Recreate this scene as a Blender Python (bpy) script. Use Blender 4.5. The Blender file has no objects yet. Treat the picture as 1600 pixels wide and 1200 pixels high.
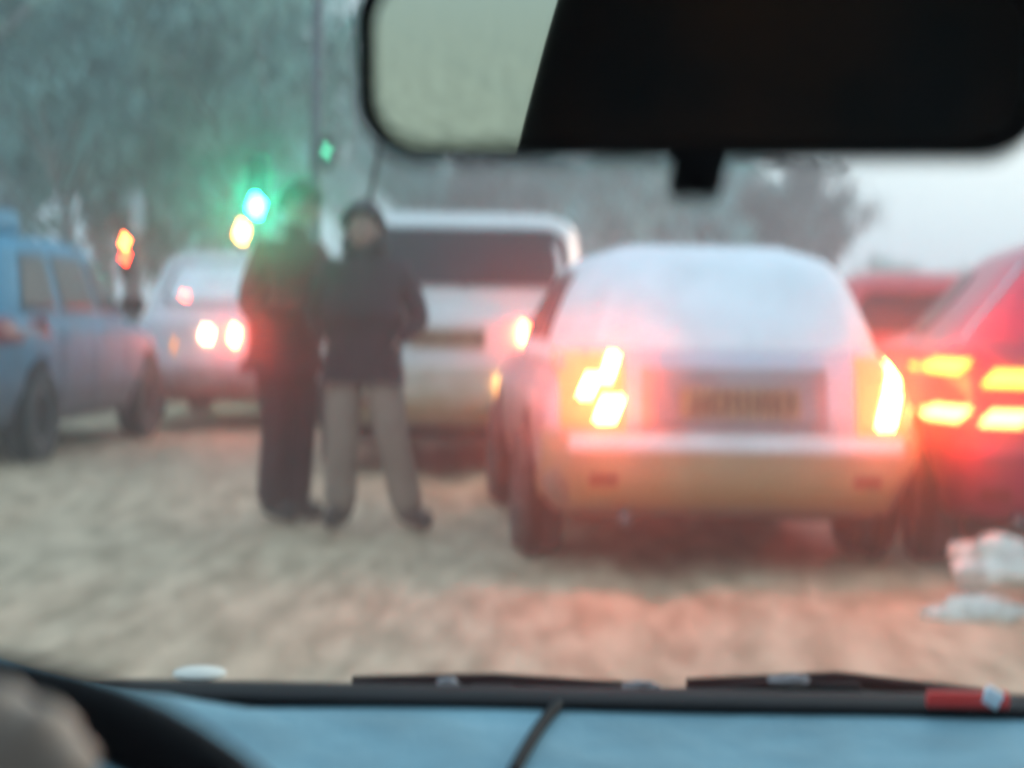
import bpy, bmesh, math, random
import numpy as np
from mathutils import Vector, Matrix, Euler, noise

S = bpy.context.scene
C = S.collection
R = math.radians
random.seed(7)

# ------------------------------------------------------------------ camera
F = 3000.0                      # focal length in pixels of the 1600 px wide frame
CAMZ = 1.145
cam_d = bpy.data.cameras.new('camera')
cam = bpy.data.objects.new('camera', cam_d)
C.objects.link(cam)
cam_d.sensor_width = 36.0
cam_d.lens = 36.0 * F / 1600.0
cam_d.clip_start = 0.02
cam_d.clip_end = 2000
PITCH = math.atan(120.0 / F)
CAMM = Matrix.Translation((0, 0, CAMZ)) @ Euler((R(90) - PITCH, 0, 0)).to_matrix().to_4x4() @ Matrix.Rotation(R(1.0), 4, 'Z')
cam.matrix_world = CAMM
cam_d.dof.use_dof = True
cam_d.dof.focus_distance = 1.75
cam_d.dof.aperture_fstop = 2.9
cam_d.dof.aperture_blades = 4
cam_d.dof.aperture_rotation = R(58)
cam_d.dof.aperture_ratio = 1.6
S.camera = cam

# ------------------------------------------------------------------ world, sun, exposure
w = bpy.data.worlds.new("World"); S.world = w; w.use_nodes = True
nt = w.node_tree; nt.nodes.clear()
sky = nt.nodes.new('ShaderNodeTexSky'); sky.sky_type = 'NISHITA'; sky.sun_disc = False
SUN_EL, SUN_AZ = R(8), R(50)
sky.sun_elevation = SUN_EL; sky.sun_rotation = SUN_AZ
sky.air_density = 1.3; sky.dust_density = 4.0; sky.ozone_density = 1.6
ovc = nt.nodes.new('ShaderNodeMix'); ovc.data_type = 'RGBA'
ovc.inputs[0].default_value = 0.60                     # overcast veil over the clear sky
ovc.inputs[7].default_value = (4.9, 6.3, 7.5, 1)
bg = nt.nodes.new('ShaderNodeBackground'); bg.inputs[1].default_value = 0.13
out = nt.nodes.new('ShaderNodeOutputWorld')
nt.links.new(sky.outputs[0], ovc.inputs[6]); nt.links.new(ovc.outputs[2], bg.inputs[0]); nt.links.new(bg.outputs[0], out.inputs[0])
sl = bpy.data.lights.new('sun', 'SUN'); sl.energy = 0.6; sl.angle = R(25); sl.color = (1, .92, .86)
so = bpy.data.objects.new('sun', sl); C.objects.link(so)
so.rotation_euler = (R(90) - SUN_EL, 0, math.pi - SUN_AZ)
S.view_settings.view_transform = 'Standard'; S.view_settings.look = 'None'
S.view_settings.gamma = 1; S.view_settings.use_curve_mapping = False
S.view_settings.exposure = 1.0
S.render.engine = 'CYCLES'
S.cycles.use_denoising = True
S.cycles.max_bounces = 8; S.cycles.transparent_max_bounces = 12
S.cycles.volume_bounces = 1
S.cycles.sample_clamp_indirect = 4.0

# ------------------------------------------------------------------ helpers
def px(x, y, Y):
    """world point on the plane y=Y seen at photo pixel (x, y)"""
    d = CAMM.to_3x3() @ Vector(((x - 800) / F, (600 - y) / F, -1))
    return Vector((0, 0, CAMZ)) + d * (Y / d.y)

def ground(x, Y):
    p = px(x, 600, Y); return Vector((p.x, Y, 0))

def mat(name, col, rough=.6, metal=0, var=.15, scale=3.0, dirt=None, dirt_z=None, bump=0, coat=0, col2=None, stretch=None, alpha=None, emis=None, estr=0, spec=.5):
    m = bpy.data.materials.new(name); m.use_nodes = True
    n = m.node_tree; b = n.nodes['Principled BSDF']
    tc = n.nodes.new('ShaderNodeTexCoord'); nz = n.nodes.new('ShaderNodeTexNoise')
    nz.inputs['Scale'].default_value = scale; nz.inputs['Detail'].default_value = 5
    src = tc.outputs['Object']
    if stretch:
        mp = n.nodes.new('ShaderNodeMapping'); mp.inputs['Scale'].default_value = stretch; mp.inputs['Rotation'].default_value = (0, 0, R(24) if name == 'slushy_snow' else 0)
        n.links.new(src, mp.inputs[0]); src = mp.outputs[0]
    n.links.new(src, nz.inputs['Vector'])
    mx = n.nodes.new('ShaderNodeMix'); mx.data_type = 'RGBA'
    c2 = col2 or tuple(c * (1 - var) for c in col)
    mx.inputs[6].default_value = (*col, 1); mx.inputs[7].default_value = (*c2, 1)
    rp = n.nodes.new('ShaderNodeMapRange'); rp.inputs[1].default_value = .35; rp.inputs[2].default_value = .65
    n.links.new(nz.outputs[0], rp.inputs[0]); n.links.new(rp.outputs[0], mx.inputs[0])
    res = mx.outputs[2]
    if dirt:                                   # road salt and slush thrown up from the wheels, red lamp glow on the saloon: thins out with height
        sp = n.nodes.new('ShaderNodeSeparateXYZ'); n.links.new(tc.outputs['Object'], sp.inputs[0])
        mr = n.nodes.new('ShaderNodeMapRange'); mr.inputs[1].default_value = dirt_z[1]; mr.inputs[2].default_value = dirt_z[0]
        n.links.new(sp.outputs['Z'], mr.inputs[0])
        ml = n.nodes.new('ShaderNodeMath'); ml.operation = 'MULTIPLY_ADD'
        n2 = n.nodes.new('ShaderNodeTexNoise'); n2.inputs['Scale'].default_value = 6; n2.inputs['Detail'].default_value = 6
        n.links.new(tc.outputs['Object'], n2.inputs['Vector'])
        n.links.new(n2.outputs[0], ml.inputs[0]); ml.inputs[1].default_value = .9
        n.links.new(mr.outputs[0], ml.inputs[2])
        m2 = n.nodes.new('ShaderNodeMapRange'); m2.inputs[1].default_value = .55; m2.inputs[2].default_value = 1.25
        n.links.new(ml.outputs[0], m2.inputs[0])
        mx2 = n.nodes.new('ShaderNodeMix'); mx2.data_type = 'RGBA'; mx2.inputs[7].default_value = (*dirt, 1)
        n.links.new(m2.outputs[0], mx2.inputs[0]); n.links.new(res, mx2.inputs[6]); res = mx2.outputs[2]
    n.links.new(res, b.inputs['Base Color'])
    b.inputs['Roughness'].default_value = rough; b.inputs['Metallic'].default_value = metal
    b.inputs['Coat Weight'].default_value = coat; b.inputs['Coat Roughness'].default_value = .15
    b.inputs['Specular IOR Level'].default_value = spec
    if bump:
        bp = n.nodes.new('ShaderNodeBump'); bp.inputs['Strength'].default_value = bump; bp.inputs['Distance'].default_value = .05
        n.links.new(nz.outputs[0], bp.inputs['Height']); n.links.new(bp.outputs[0], b.inputs['Normal'])
    if emis:
        b.inputs['Emission Color'].default_value = (*emis, 1); b.inputs['Emission Strength'].default_value = estr
    return m

def link(name, me, m=None, parent=None, smooth=True):
    if m: me.materials.append(m)
    if smooth:
        for p in me.polygons: p.use_smooth = True
    o = bpy.data.objects.new(name, me); C.objects.link(o)
    if parent: o.parent = parent
    return o

def build(name, bm, m, parent=None, smooth=True):
    me = bpy.data.meshes.new(name)
    bmesh.ops.recalc_face_normals(bm, faces=bm.faces)
    bm.to_mesh(me); bm.free()
    return link(name, me, m, parent, smooth)

def tag(o, label=None, cat=None, group=None, kind=None):
    if label: o['label'] = label
    if cat: o['category'] = cat
    if group: o['group'] = group
    if kind: o['kind'] = kind
    return o

def empty(name, loc, rz=0):
    o = bpy.data.objects.new(name, None); C.objects.link(o); o.location = loc; o.rotation_euler = (0, 0, rz)
    o.empty_display_size = .2
    return o

def copy_tree(o, parent=None):
    c = o.copy(); C.objects.link(c); c.parent = parent
    for ch in list(o.children): copy_tree(ch, c)
    return c

def box(bm, c, s, rot=None, bev=0):
    M = Matrix.Translation(c)
    if rot: M = M @ Euler(rot).to_matrix().to_4x4()
    r = bmesh.ops.create_cube(bm, size=1, matrix=M @ Matrix.Diagonal((*s, 1)))
    if bev:
        es = list({e for v in r['verts'] for e in v.link_edges})
        bmesh.ops.bevel(bm, geom=es, offset=bev, segments=2, affect='EDGES', profile=.5)

def tube(bm, pts, rad, seg=8, cap=True):
    pts = [Vector(p) for p in pts]
    if not hasattr(rad, '__len__'): rad = [rad] * len(pts)
    rings = []
    for i, p in enumerate(pts):
        t = (pts[min(i + 1, len(pts) - 1)] - pts[max(i - 1, 0)]).normalized()
        a = t.cross(Vector((0, 0, 1)) if abs(t.z) < .9 else Vector((1, 0, 0))).normalized(); b = t.cross(a)
        rings.append([bm.verts.new(p + (a * math.cos(2 * math.pi * k / seg) + b * math.sin(2 * math.pi * k / seg)) * rad[i]) for k in range(seg)])
    for r0, r1 in zip(rings, rings[1:]):
        for k in range(seg): bm.faces.new((r0[k], r0[(k + 1) % seg], r1[(k + 1) % seg], r1[k]))
    if cap:
        bm.faces.new(rings[0][::-1]); bm.faces.new(rings[-1])

def grid_faces(bm, rows):
    for a, b in zip(rows, rows[1:]):
        for k in range(len(a) - 1): bm.faces.new((a[k], a[k + 1], b[k + 1], b[k]))

def disc(bm, c, n, r, seg=24, r2=0, depth=0):
    """annulus / disc with thickness along the unit axis n"""
    c = Vector(c); n = Vector(n).normalized()
    a = n.orthogonal().normalized(); b = n.cross(a)
    def ring(rad, off): return [bm.verts.new(c + n * off + (a * math.cos(2 * math.pi * k / seg) + b * math.sin(2 * math.pi * k / seg)) * rad) for k in range(seg)]
    o0, o1 = ring(r, 0), ring(r, depth)
    for k in range(seg): bm.faces.new((o0[k], o0[(k + 1) % seg], o1[(k + 1) % seg], o1[k]))
    if r2:
        i0, i1 = ring(r2, 0), ring(r2, depth)
        for k in range(seg):
            j = (k + 1) % seg
            bm.faces.new((i0[k], i0[j], i1[j], i1[k])); bm.faces.new((o0[k], o0[j], i0[j], i0[k])); bm.faces.new((o1[k], o1[j], i1[j], i1[k]))
    else:
        bm.faces.new(o0); bm.faces.new(o1)

# ------------------------------------------------------------------ materials
SLUSH = (.20, .165, .125)
M = dict(
    rubber=mat('rubber', (.02, .02, .022), .85, var=.4, scale=20, col2=(.10, .095, .085)),
    rim=mat('rim', (.22, .22, .23), .45, metal=.6, var=.4, scale=8),
    black=mat('black_plastic', (.007, .007, .009), .7, var=.3, scale=12, spec=.15),
    well=mat('wheel_well', (.01, .01, .01), .95, var=.5),
    glass=mat('car_glass', (.014, .034, .042), .35, var=.3, scale=2, spec=.18),
    frost=mat('frosted_glass', (.80, .88, .92), .55, var=.12, scale=5, bump=.1),
    plate=mat('number_plate', (.34, .27, .14), .6, var=.4, scale=7),
    ink=mat('plate_ink', (.03, .03, .03), .6),
    dim=mat('unlit_lamp', (.25, .02, .02), .25, var=.2),
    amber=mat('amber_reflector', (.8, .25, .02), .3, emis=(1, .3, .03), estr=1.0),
    chrome=mat('chrome', (.6, .6, .62), .2, metal=1, var=.1),
)
def lit(name, col, s): return mat(name, (.5, .1, .05), .4, emis=col, estr=s)

# ------------------------------------------------------------------ car builder
class Prof:
    """stack of rounded plan outlines: keys (z, y_rear, y_front, half_width)"""
    def __init__(s, keys, e, L=None): s.k = np.array(keys, float); s.e = e
    def at(s, z):
        v = [0, 0, 0]
        for d in (-.025, 0, .025):
            for j in range(3): v[j] += np.interp(z + d, s.k[:, 0], s.k[:, j + 1]) / 3
        return v
    def rear(s, x, z, off=0):
        yr, yf, a = s.at(z); b = (yf - yr) / 2; q = min(abs(x / a), .999)
        return Vector((x, (yr + yf) / 2 - b * (1 - q ** s.e) ** (1 / s.e) - off, z))
    def front(s, x, z, off=0):
        yr, yf, a = s.at(z); b = (yf - yr) / 2; q = min(abs(x / a), .999)
        return Vector((x, (yr + yf) / 2 + b * (1 - q ** s.e) ** (1 / s.e) + off, z))
    def side(s, y, z, sg, off=0):
        yr, yf, a = s.at(z); b = (yf - yr) / 2; q = min(abs((y - (yr + yf) / 2) / b), .999)
        return Vector((sg * (a * (1 - q ** s.e) ** (1 / s.e) + off), y, z))
    def mesh(s, bm, z0, z1, nz=26, seg=96):
        rows = []
        for i in range(nz + 1):
            z = z0 + (z1 - z0) * i / nz
            yr, yf, a = s.at(z); b = (yf - yr) / 2; cy = (yr + yf) / 2
            th = np.linspace(0, 2 * np.pi, 1601)[:-1]
            X = a * np.sign(np.cos(th)) * np.abs(np.cos(th)) ** (2 / s.e); Y = cy + b * np.sign(np.sin(th)) * np.abs(np.sin(th)) ** (2 / s.e)
            dl = np.hypot(np.diff(np.r_[X, X[0]]), np.diff(np.r_[Y, Y[0]])); cum = np.r_[0, np.cumsum(dl)]
            t = np.linspace(0, cum[-1], seg + 1)[:-1]
            xs = np.interp(t, cum, np.r_[X, X[0]]); ys = np.interp(t, cum, np.r_[Y, Y[0]])
            rows.append([bm.verts.new((x, y, z)) for x, y in zip(xs, ys)])
        for a_, b_ in zip(rows, rows[1:]):
            for k in range(seg): bm.faces.new((a_[k], a_[(k + 1) % seg], b_[(k + 1) % seg], b_[k]))
        bm.faces.new(rows[0][::-1]); bm.faces.new(rows[-1])

def patch(fn, us, vs, thick=.012, nv=8):
    """closed thin shell: fn(u, v, off) -> point; us/vs parameter functions"""
    bm = bmesh.new(); nu = 12
    def face(off):
        rows = []
        for j in range(nv + 1):
            v = j / nv; row = []
            for i in range(nu + 1):
                u = i / nu
                z = vs[0] + (vs[1] - vs[0]) * v
                a0, a1 = us(v)
                row.append(bm.verts.new(fn(a0 + (a1 - a0) * u, z, off)))
            rows.append(row)
        return rows
    A, B = face(thick), face(-.01)
    grid_faces(bm, A); grid_faces(bm, B)
    for a, b in ((A[0], B[0]), (A[-1], B[-1]), ([r[0] for r in A], [r[0] for r in B]), ([r[-1] for r in A], [r[-1] for r in B])):
        for k in range(len(a) - 1): bm.faces.new((a[k], a[k + 1], b[k + 1], b[k]))
    return bm

def wheel(root, x, y, sg, r, well=True):
    wt = empty('wheel', (x, y, r)); wt.parent = root
    bm = bmesh.new()
    prof = [(.62, 0), (.66, -.10), (.92, -.11), (1, -.07), (1, .07), (.92, .11), (.66, .10), (.62, 0)]
    seg = 32; rows = []
    for rr, xx in prof:
        rows.append([bm.verts.new((xx, math.cos(2 * math.pi * k / seg) * rr * r, math.sin(2 * math.pi * k / seg) * rr * r)) for k in range(seg)])
    for a, b in zip(rows, rows[1:]):
        for k in range(seg): bm.faces.new((a[k], a[(k + 1) % seg], b[(k + 1) % seg], b[k]))
    build('tyre', bm, M['rubber'], wt)
    bm = bmesh.new()
    disc(bm, (sg * .03, 0, 0), (sg, 0, 0), r * .63, 32, r * .52, .055)
    disc(bm, (sg * .01, 0, 0), (sg, 0, 0), r * .6, 32, 0, .01)
    disc(bm, (sg * .04, 0, 0), (sg, 0, 0), r * .13, 16, 0, .03)
    for k in range(7):
        a = 2 * math.pi * k / 7
        box(bm, (sg * .055, math.cos(a) * r * .33, math.sin(a) * r * .33), (.02, .05, r * .5), (a - math.pi / 2, 0, 0))
    build('rim', bm, M['rim'], wt, smooth=False)

def car(name, loc, rz, W, L, low, green, paint, label, cat='car', lamps=(), glass_rear=None, rear_win=None, plate=None,
        bumper=None, plate_m=None, wheels=(.75, 3.25, .31), side_wins=(), z_belt=.9, z_roof=1.45, bump_m=None, e=7, lines=True, wiper=True,
        mirrors=True, garn=None, roof_m=None, seal=True, inset=.08, hot=(), lean=0):
    root = empty(name, loc, rz); tag(root, label, cat)
    lo = Prof(low, e); gr = Prof(green, 5)
    bm = bmesh.new()
    lo.mesh(bm, low[0][0], low[-1][0])
    if not roof_m: gr.mesh(bm, green[0][0], green[-1][0])
    build('body', bm, paint, root)
    if roof_m:
        bm = bmesh.new(); gr.mesh(bm, green[0][0], green[-1][0]); build('frosted_cabin', bm, roof_m, root)
    # rear window, surround proud of the shell
    if rear_win:
        z0, z1, xb, xt = rear_win
        hw_ = lambda v: (xb + (xt - xb) * v) * (1 - .13 * abs(2 * v - 1) ** 6)
        f = build('rear_window', patch(lambda u, z, o: gr.rear(u, z, o), lambda v: (-hw_(v), hw_(v)), (z0, z1), .006, 18), glass_rear or M['glass'], root)
        bm = bmesh.new()
        def P(x, z, o=.012): return gr.rear(x, z, o)
        vv = np.linspace(0, 1, 15)
        loop = [P(-hw_(0) + 2 * hw_(0) * i / 12, z0) for i in range(13)] + [P(hw_(v), z0 + (z1 - z0) * v) for v in vv[1:]] + \
               [P(hw_(1) - 2 * hw_(1) * i / 12, z1) for i in range(1, 13)] + [P(-hw_(v), z0 + (z1 - z0) * v) for v in vv[::-1][1:]]
        tube(bm, loop, .011, 6)
        if seal: build('window_seal', bm, M['black'], f)
        else: bm.free()
        if wiper:
            bm = bmesh.new(); tube(bm, [gr.rear(0, z0 - .02, .02), gr.rear(.12, z0 + .06, .025), gr.rear(.34, z0 + .09, .02)], .008, 6)
            build('rear_wiper', bm, M['black'], root)
    for (y0b, y1b, y0t, y1t, z0, z1) in side_wins:
        for sg in (-1, 1):
            build('side_window', patch(lambda u, z, o, sg=sg: gr.side(u, z, sg, o), lambda v: (y0b + (y0t - y0b) * v, y1b + (y1t - y1b) * v), (z0, z1), .006), M['glass'], root)
    # windscreen
    zs0, zs1 = z_belt + .05, z_roof - .10
    hw0 = gr.at(zs0)[2] * .84; hw1 = gr.at(zs1)[2] * .80
    build('windscreen', patch(lambda u, z, o: gr.front(u, z, o), lambda v: (-(hw0 + (hw1 - hw0) * v), hw0 + (hw1 - hw0) * v), (zs0, zs1), .006), M['glass'], root)
    if garn:
        z0, z1, xb = garn[:3]
        build('tailgate_panel', patch(lambda u, z, o: lo.rear(u, z, o), lambda v: (-xb, xb), (z0, z1), .01), garn[3], root)
    if bumper:
        z0, z1, bmm, gm = bumper[:4]
        ex = [(z, lo.at(z)[0] - .05, lo.at(z)[1] + .04, lo.at(z)[2] + .012) for z in np.linspace(z0, z1, 6)]
        ex[0] = (z0, ex[0][1] + .06, ex[0][2] - .05, ex[0][3] - .02); ex[-1] = (z1, ex[-1][1] + .01, ex[-1][2] - .02, ex[-1][3] - .004)
        bp = Prof(ex, e)
        for nm, fn in (('rear_bumper', bp.rear), ('front_bumper', bp.front)):
            b = build(nm, patch(lambda u, z, o, fn=fn: fn(u, z, o), lambda v: (-W / 2 * .985, W / 2 * .985), (z0, z1), .012), bmm, root)
            if nm == 'rear_bumper':
                t = gm
                build('bumper_ledge', patch(lambda u, z, o: bp.rear(u, z, o + .012), lambda v: (-W * .43, W * .43), (z1 - .075, z1 - .005), .016), t, b)
                for sg in (-1, 1):
                    build('reflector', patch(lambda u, z, o: bp.rear(u, z, o + .006), lambda v, sg=sg: (sg * W * .34 - .06, sg * W * .34 + .06), (z0 + .10, z0 + .14), .01), M['dim'], b)
    if plate:
        x0, z0, pw, ph = plate
        y = lo.rear(x0, z0, .022).y
        bm = bmesh.new(); box(bm, (x0, y, z0), (pw, .012, ph), bev=.004)
        p = build('number_plate', bm, plate_m or M['plate'], root, smooth=False)
        bm = bmesh.new(); rnd = random.Random(hash(label) % 99 if False else len(label))
        xx = x0 - pw * .42
        while xx < x0 + pw * .4:
            ww = rnd.uniform(.02, .045)
            for zz in (-.33, 0, .33):
                if rnd.random() < .7: box(bm, (xx + ww / 2, y - .009, z0 + zz * ph * .75), (ww, .004, .012))
            box(bm, (xx + rnd.choice((.006, ww - .006)), y - .009, z0), (.011, .004, ph * .62))
            xx += ww + .018
        build('plate_characters', bm, M['ink'], p, smooth=False)
    for (kind, x0, x1, z0, z1, mm, lab) in lamps:
        o = build(kind, patch(lambda u, z, of: lo.rear(u, z, of), lambda v: (x0 - lean / 2 + lean * v, x1 - lean / 2 + lean * v), (z0, z1), .02), mm, root)
        if lab: o['label'] = lab
        for (k2, a0, a1, b0, b1, m3) in hot:
            if a0 > x0 and a1 < x1: build(k2, patch(lambda u, z, of: lo.rear(u, z, of + .012), lambda v: (a0 - .02 + .04 * v, a1 - .02 + .04 * v), (b0, b1), .02), m3, o)
    r = wheels[2]
    for y in wheels[:2]:
        for sg in (-1, 1):
            xs = lo.side(y, .5, sg).x
            bm = bmesh.new(); disc(bm, (xs - sg * .06, y, r + .02), (sg, 0, 0), r + .065, 32, 0, .064)  # flat black disc painted as the shade inside the arch hollow
            build('wheel_arch_shade', bm, M['well'], root, smooth=False)
            wheel(root, xs - sg * inset, y, sg, r)
    if mirrors:
        for sg in (-1, 1):
            b0 = gr.side(wheels[1] - .65, z_belt + .06, sg)
            bm = bmesh.new(); bmesh.ops.create_uvsphere(bm, u_segments=16, v_segments=10, radius=1, matrix=Matrix.Translation(b0 + Vector((sg * .13, 0, .03))) @ Matrix.Diagonal((.12, .07, .075, 1)))
            tube(bm, [b0 - Vector((sg * .02, 0, 0)), b0 + Vector((sg * .08, 0, .01))], .025, 8)
            mo = build('door_mirror', bm, M['black'] if name != 'white_estate_car' else paint, root)
    # door handles, sills and the shut lines on the flanks
    for sg in (-1, 1):
        for y in (wheels[0] + .55, wheels[0] + 1.5):
            bm = bmesh.new(); p = lo.side(y, z_belt - .14, sg, .012); box(bm, p, (.02, .16, .025), bev=.006)
            build('door_handle', bm, paint, root)
        for y in (wheels[0] + .45, wheels[0] + 1.2, wheels[0] + 2.05):
            bm = bmesh.new(); tube(bm, [lo.side(y, z, sg, .0) for z in np.linspace(.38, z_belt - .04, 8)], .005, 5)
            build('shut_line', bm, M['well'], root)
    if lines:
        bm = bmesh.new()
        tube(bm, [gr.rear(0, z_roof - .05, -.30), gr.rear(0, z_roof + .0, -.42) + Vector((0, 0, .09))], .006, 6)
        build('roof_aerial', bm, M['black'], root)
    bm = bmesh.new(); tube(bm, [(-W * .28, .16, .26), (-W * .28, -.02, .25)], .03, 12); build('exhaust_pipe', bm, M['rim'], root)
    bm = bmesh.new(); box(bm, (0, L / 2, .30), (W * .80, L * .86, .16), bev=.04); build('underbody', bm, M['well'], root)
    return root, lo, gr

def lower(W, L, zb, nose=.75, tail=0.0, bot=.26):
    a = W / 2
    return [(bot, .10, L - .10, a - .08), (.34, .04, L - .04, a - .03), (.50, .0, L, a), (.62, .01, L - .0, a), (nose, .03 + tail * .3, L - .06, a - .005),
            (zb - .05, .05 + tail * .6, L - .30, a - .02), (zb, .08 + tail, L - .85, a - .05), (zb + .05, .14 + tail, L - 1.1, a - .10), (zb + .08, .3 + tail, L - 1.35, a - .2)]
def green(W, L, zb, zr, ry, rr, fy, fr, ins=.17):
    a = W / 2; h = zr - zb
    return [(zb - .04, ry, fy, a - .05), (zb + h * .25, ry + (rr - ry) * .22, fy - (fy - fr) * .28, a - .06 - ins * .2), (zb + h * .6, ry + (rr - ry) * .6, fy - (fy - fr) * .66, a - .06 - ins * .6),
            (zb + h * .82, ry + (rr - ry) * .9, fy - (fy - fr) * .9, a - .06 - ins * .95), (zb + h * .93, rr + .06, fr - .08, a - .10 - ins * 1.15), (zb + h, rr + .28, fr - .3, a - .26 - ins * 1.3)]

def roofcap(gr_keys): return gr_keys

# ------------------------------------------------------------------ setting: ground and road
def ground_mesh():
    xs = np.concatenate([[-400, -120, -50, -25, -15], np.arange(-10, 10.01, .1), [15, 25, 50, 120, 400]])
    ys = np.concatenate([[-300, -80, -30, -10, 0, 2], np.arange(3.5, 24, .12), np.arange(24, 60, 1.2), [80, 140, 300, 900]])
    verts, faces = [], []
    def hgt(x, y):
        n1 = noise.noise(Vector((x * .9, y * .28, 0))); n2 = noise.noise(Vector((x * 3.2, y * 1.6, 5)));  n3 = noise.noise(Vector((x * 8, y * 5, 9)))
        rut = 0
        for c in (-2.9, -1.5, -.6, .75, 1.9, 3.2):
            c2 = c + .10 * (y - 7) * math.exp(-((y - 6) / 5) ** 2) + .18 * math.sin(y * .35 + c * 3) + .1 * noise.noise(Vector((c, y * .4, 2)))
            rut -= math.exp(-((x - c2) / .13) ** 2)
        near = 1 if abs(x) < 9 else .3
        return near * (.025 * n1 + .014 * n2 + .010 * n3 + .042 * rut) - .0
    for y in ys:
        for x in xs: verts.append((x, y, hgt(x, y)))
    nx = len(xs)
    for j in range(len(ys) - 1):
        for i in range(nx - 1): faces.append((j * nx + i, j * nx + i + 1, (j + 1) * nx + i + 1, (j + 1) * nx + i))
    me = bpy.data.meshes.new('road'); me.from_pydata(verts, [], faces)
    return me
road_m = mat('slushy_snow', (.56, .43, .29), .7, scale=2.4, col2=(.29, .215, .13), stretch=(3.2, .8, 1), bump=.35)
# a second, finer pattern of dirt in the ruts
nn = road_m.node_tree; b = nn.nodes['Principled BSDF']
o = link('road', ground_mesh(), road_m); tag(o, kind='structure')

# ------------------------------------------------------------------ cars
frost_body = mat('hoar_frost', (.80, .86, .90), .6, var=.12, scale=4, bump=.15)
# 1 pale silver hatchback, brake lights on, right of centre
W, L = 1.67, 3.9
brake = lit('brake_light_lit', (1, .085, .019), 145)
glow = lit('red_lens_glow', (1, .06, .02), 3.2)
brake2 = lit('brake_light_lit_soft', (1, .20, .045), 20)
silver = mat('silver_paint', (.46, .53, .60), .35, metal=.25, var=.12, scale=2, dirt=SLUSH, dirt_z=(.25, .80), coat=.4)
bump_s = mat('dirty_silver_bumper', (.46, .38, .24), .6, var=.3, scale=5, dirt=(.34, .24, .11), dirt_z=(.2, .7))
ledge = mat('snow_dusted_ledge', (.74, .78, .80), .7, var=.15, scale=8)
greyp = mat('grey_garnish', (.26, .27, .28), .45, var=.25, scale=6)
p = ground(1151, 8.2)
low = lower(W, L, .94, tail=.03)
low[5:] = [(.88, .06, 3.6, .76), (.94, .10, 3.05, .71), (.99, .16, 2.8, .66), (1.02, .32, 2.5, .58)]
grn = green(W, L, .94, 1.445, .12, .50, 3.0, 2.0, .19)
car('silver_hatchback', (p.x, 8.2, 0), R(3.6), W, L, low, grn, silver,
    'pale silver hatchback with frosted rear window and glaring brake lights, right of the two pedestrians',
    glass_rear=M['frost'], rear_win=(.965, 1.37, .70, .52), roof_m=frost_body, seal=False, mirrors=False, wiper=False, e=13, inset=.05, plate=(.02, .75, .52, .13), garn=(.64, .90, .40, greyp),
    bumper=(.30, .62, bump_s, ledge), z_belt=.94, z_roof=1.445, wheels=(.88, 3.15, .30),
    side_wins=((.75, 1.45, .85, 1.42, 1.0, 1.32), (1.52, 2.45, 1.49, 2.15, 1.0, 1.32)),
    lamps=[('lamp_housing', -.75, -.48, .64, .96, glow, None), ('lamp_housing', .53, .76, .62, .96, glow, None)], hot=[('brake_bulb', -.565, -.515, .84, .95, brake), ('tail_bulb', -.66, -.60, .77, .86, brake), ('fog_bulb', -.59, -.50, .67, .765, brake),
           ('brake_bulb', .67, .745, .81, .93, brake), ('tail_bulb', .63, .71, .655, .80, brake)])

# 2 white people carrier behind the pedestrians
W, L = 1.90, 4.5
white = mat('white_paint', (.68, .70, .68), .4, var=.08, scale=2, dirt=(.30, .26, .20), dirt_z=(.2, .75), coat=.4)
p = ground(722, 12.9)
lw = lower(W, L, 1.12, nose=.9, tail=.02, bot=.34); gn = green(W, L, 1.14, 1.80, .12, .42, 3.6, 2.5, .06)
tl = lit('tail_light_lit', (1, .05, .016), 110)
wb = mat('white_bumper', (.62, .60, .52), .6, var=.15, scale=4, dirt=(.34, .26, .14), dirt_z=(.3, .75))
car('white_estate_car', (p.x, 12.9, 0), R(2), W, L, lw, gn, white,
    'white people carrier with a wide dark rear window, half hidden behind the two pedestrians',
    rear_win=(1.29, 1.68, .74, .68), plate=(-.10, .93, .50, .13), bumper=(.38, .76, wb, wb), z_belt=1.12, z_roof=1.80, wheels=(.80, 3.4, .33),
    side_wins=((.85, 1.75, .95, 1.70, 1.22, 1.62), (1.85, 2.95, 1.82, 2.7, 1.22, 1.62)),
    lamps=[('tail_lamp_housing', .42, .84, .86, 1.06, M['dim'], None), ('tail_lamp_housing', -.84, -.56, .86, 1.02, M['dim'], None)])
root = bpy.data.objects['white_estate_car']
lo = Prof(lw, 7)
build('brake_light', patch(lambda u, z, o: lo.rear(u, z, o + .02), lambda v: (.385, .455), (.91, 1.03), .02), tl, root)
build('bumper_glow', patch(lambda u, z, o: lo.rear(u, z, o + .062), lambda v: (.24, .42 + .04 * v), (.57, .69), .02), lit('bumper_glow_lit', (1, .50, .14), 16), root)  # glowing patch added for the warm lamp reflection on the bumper

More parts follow.
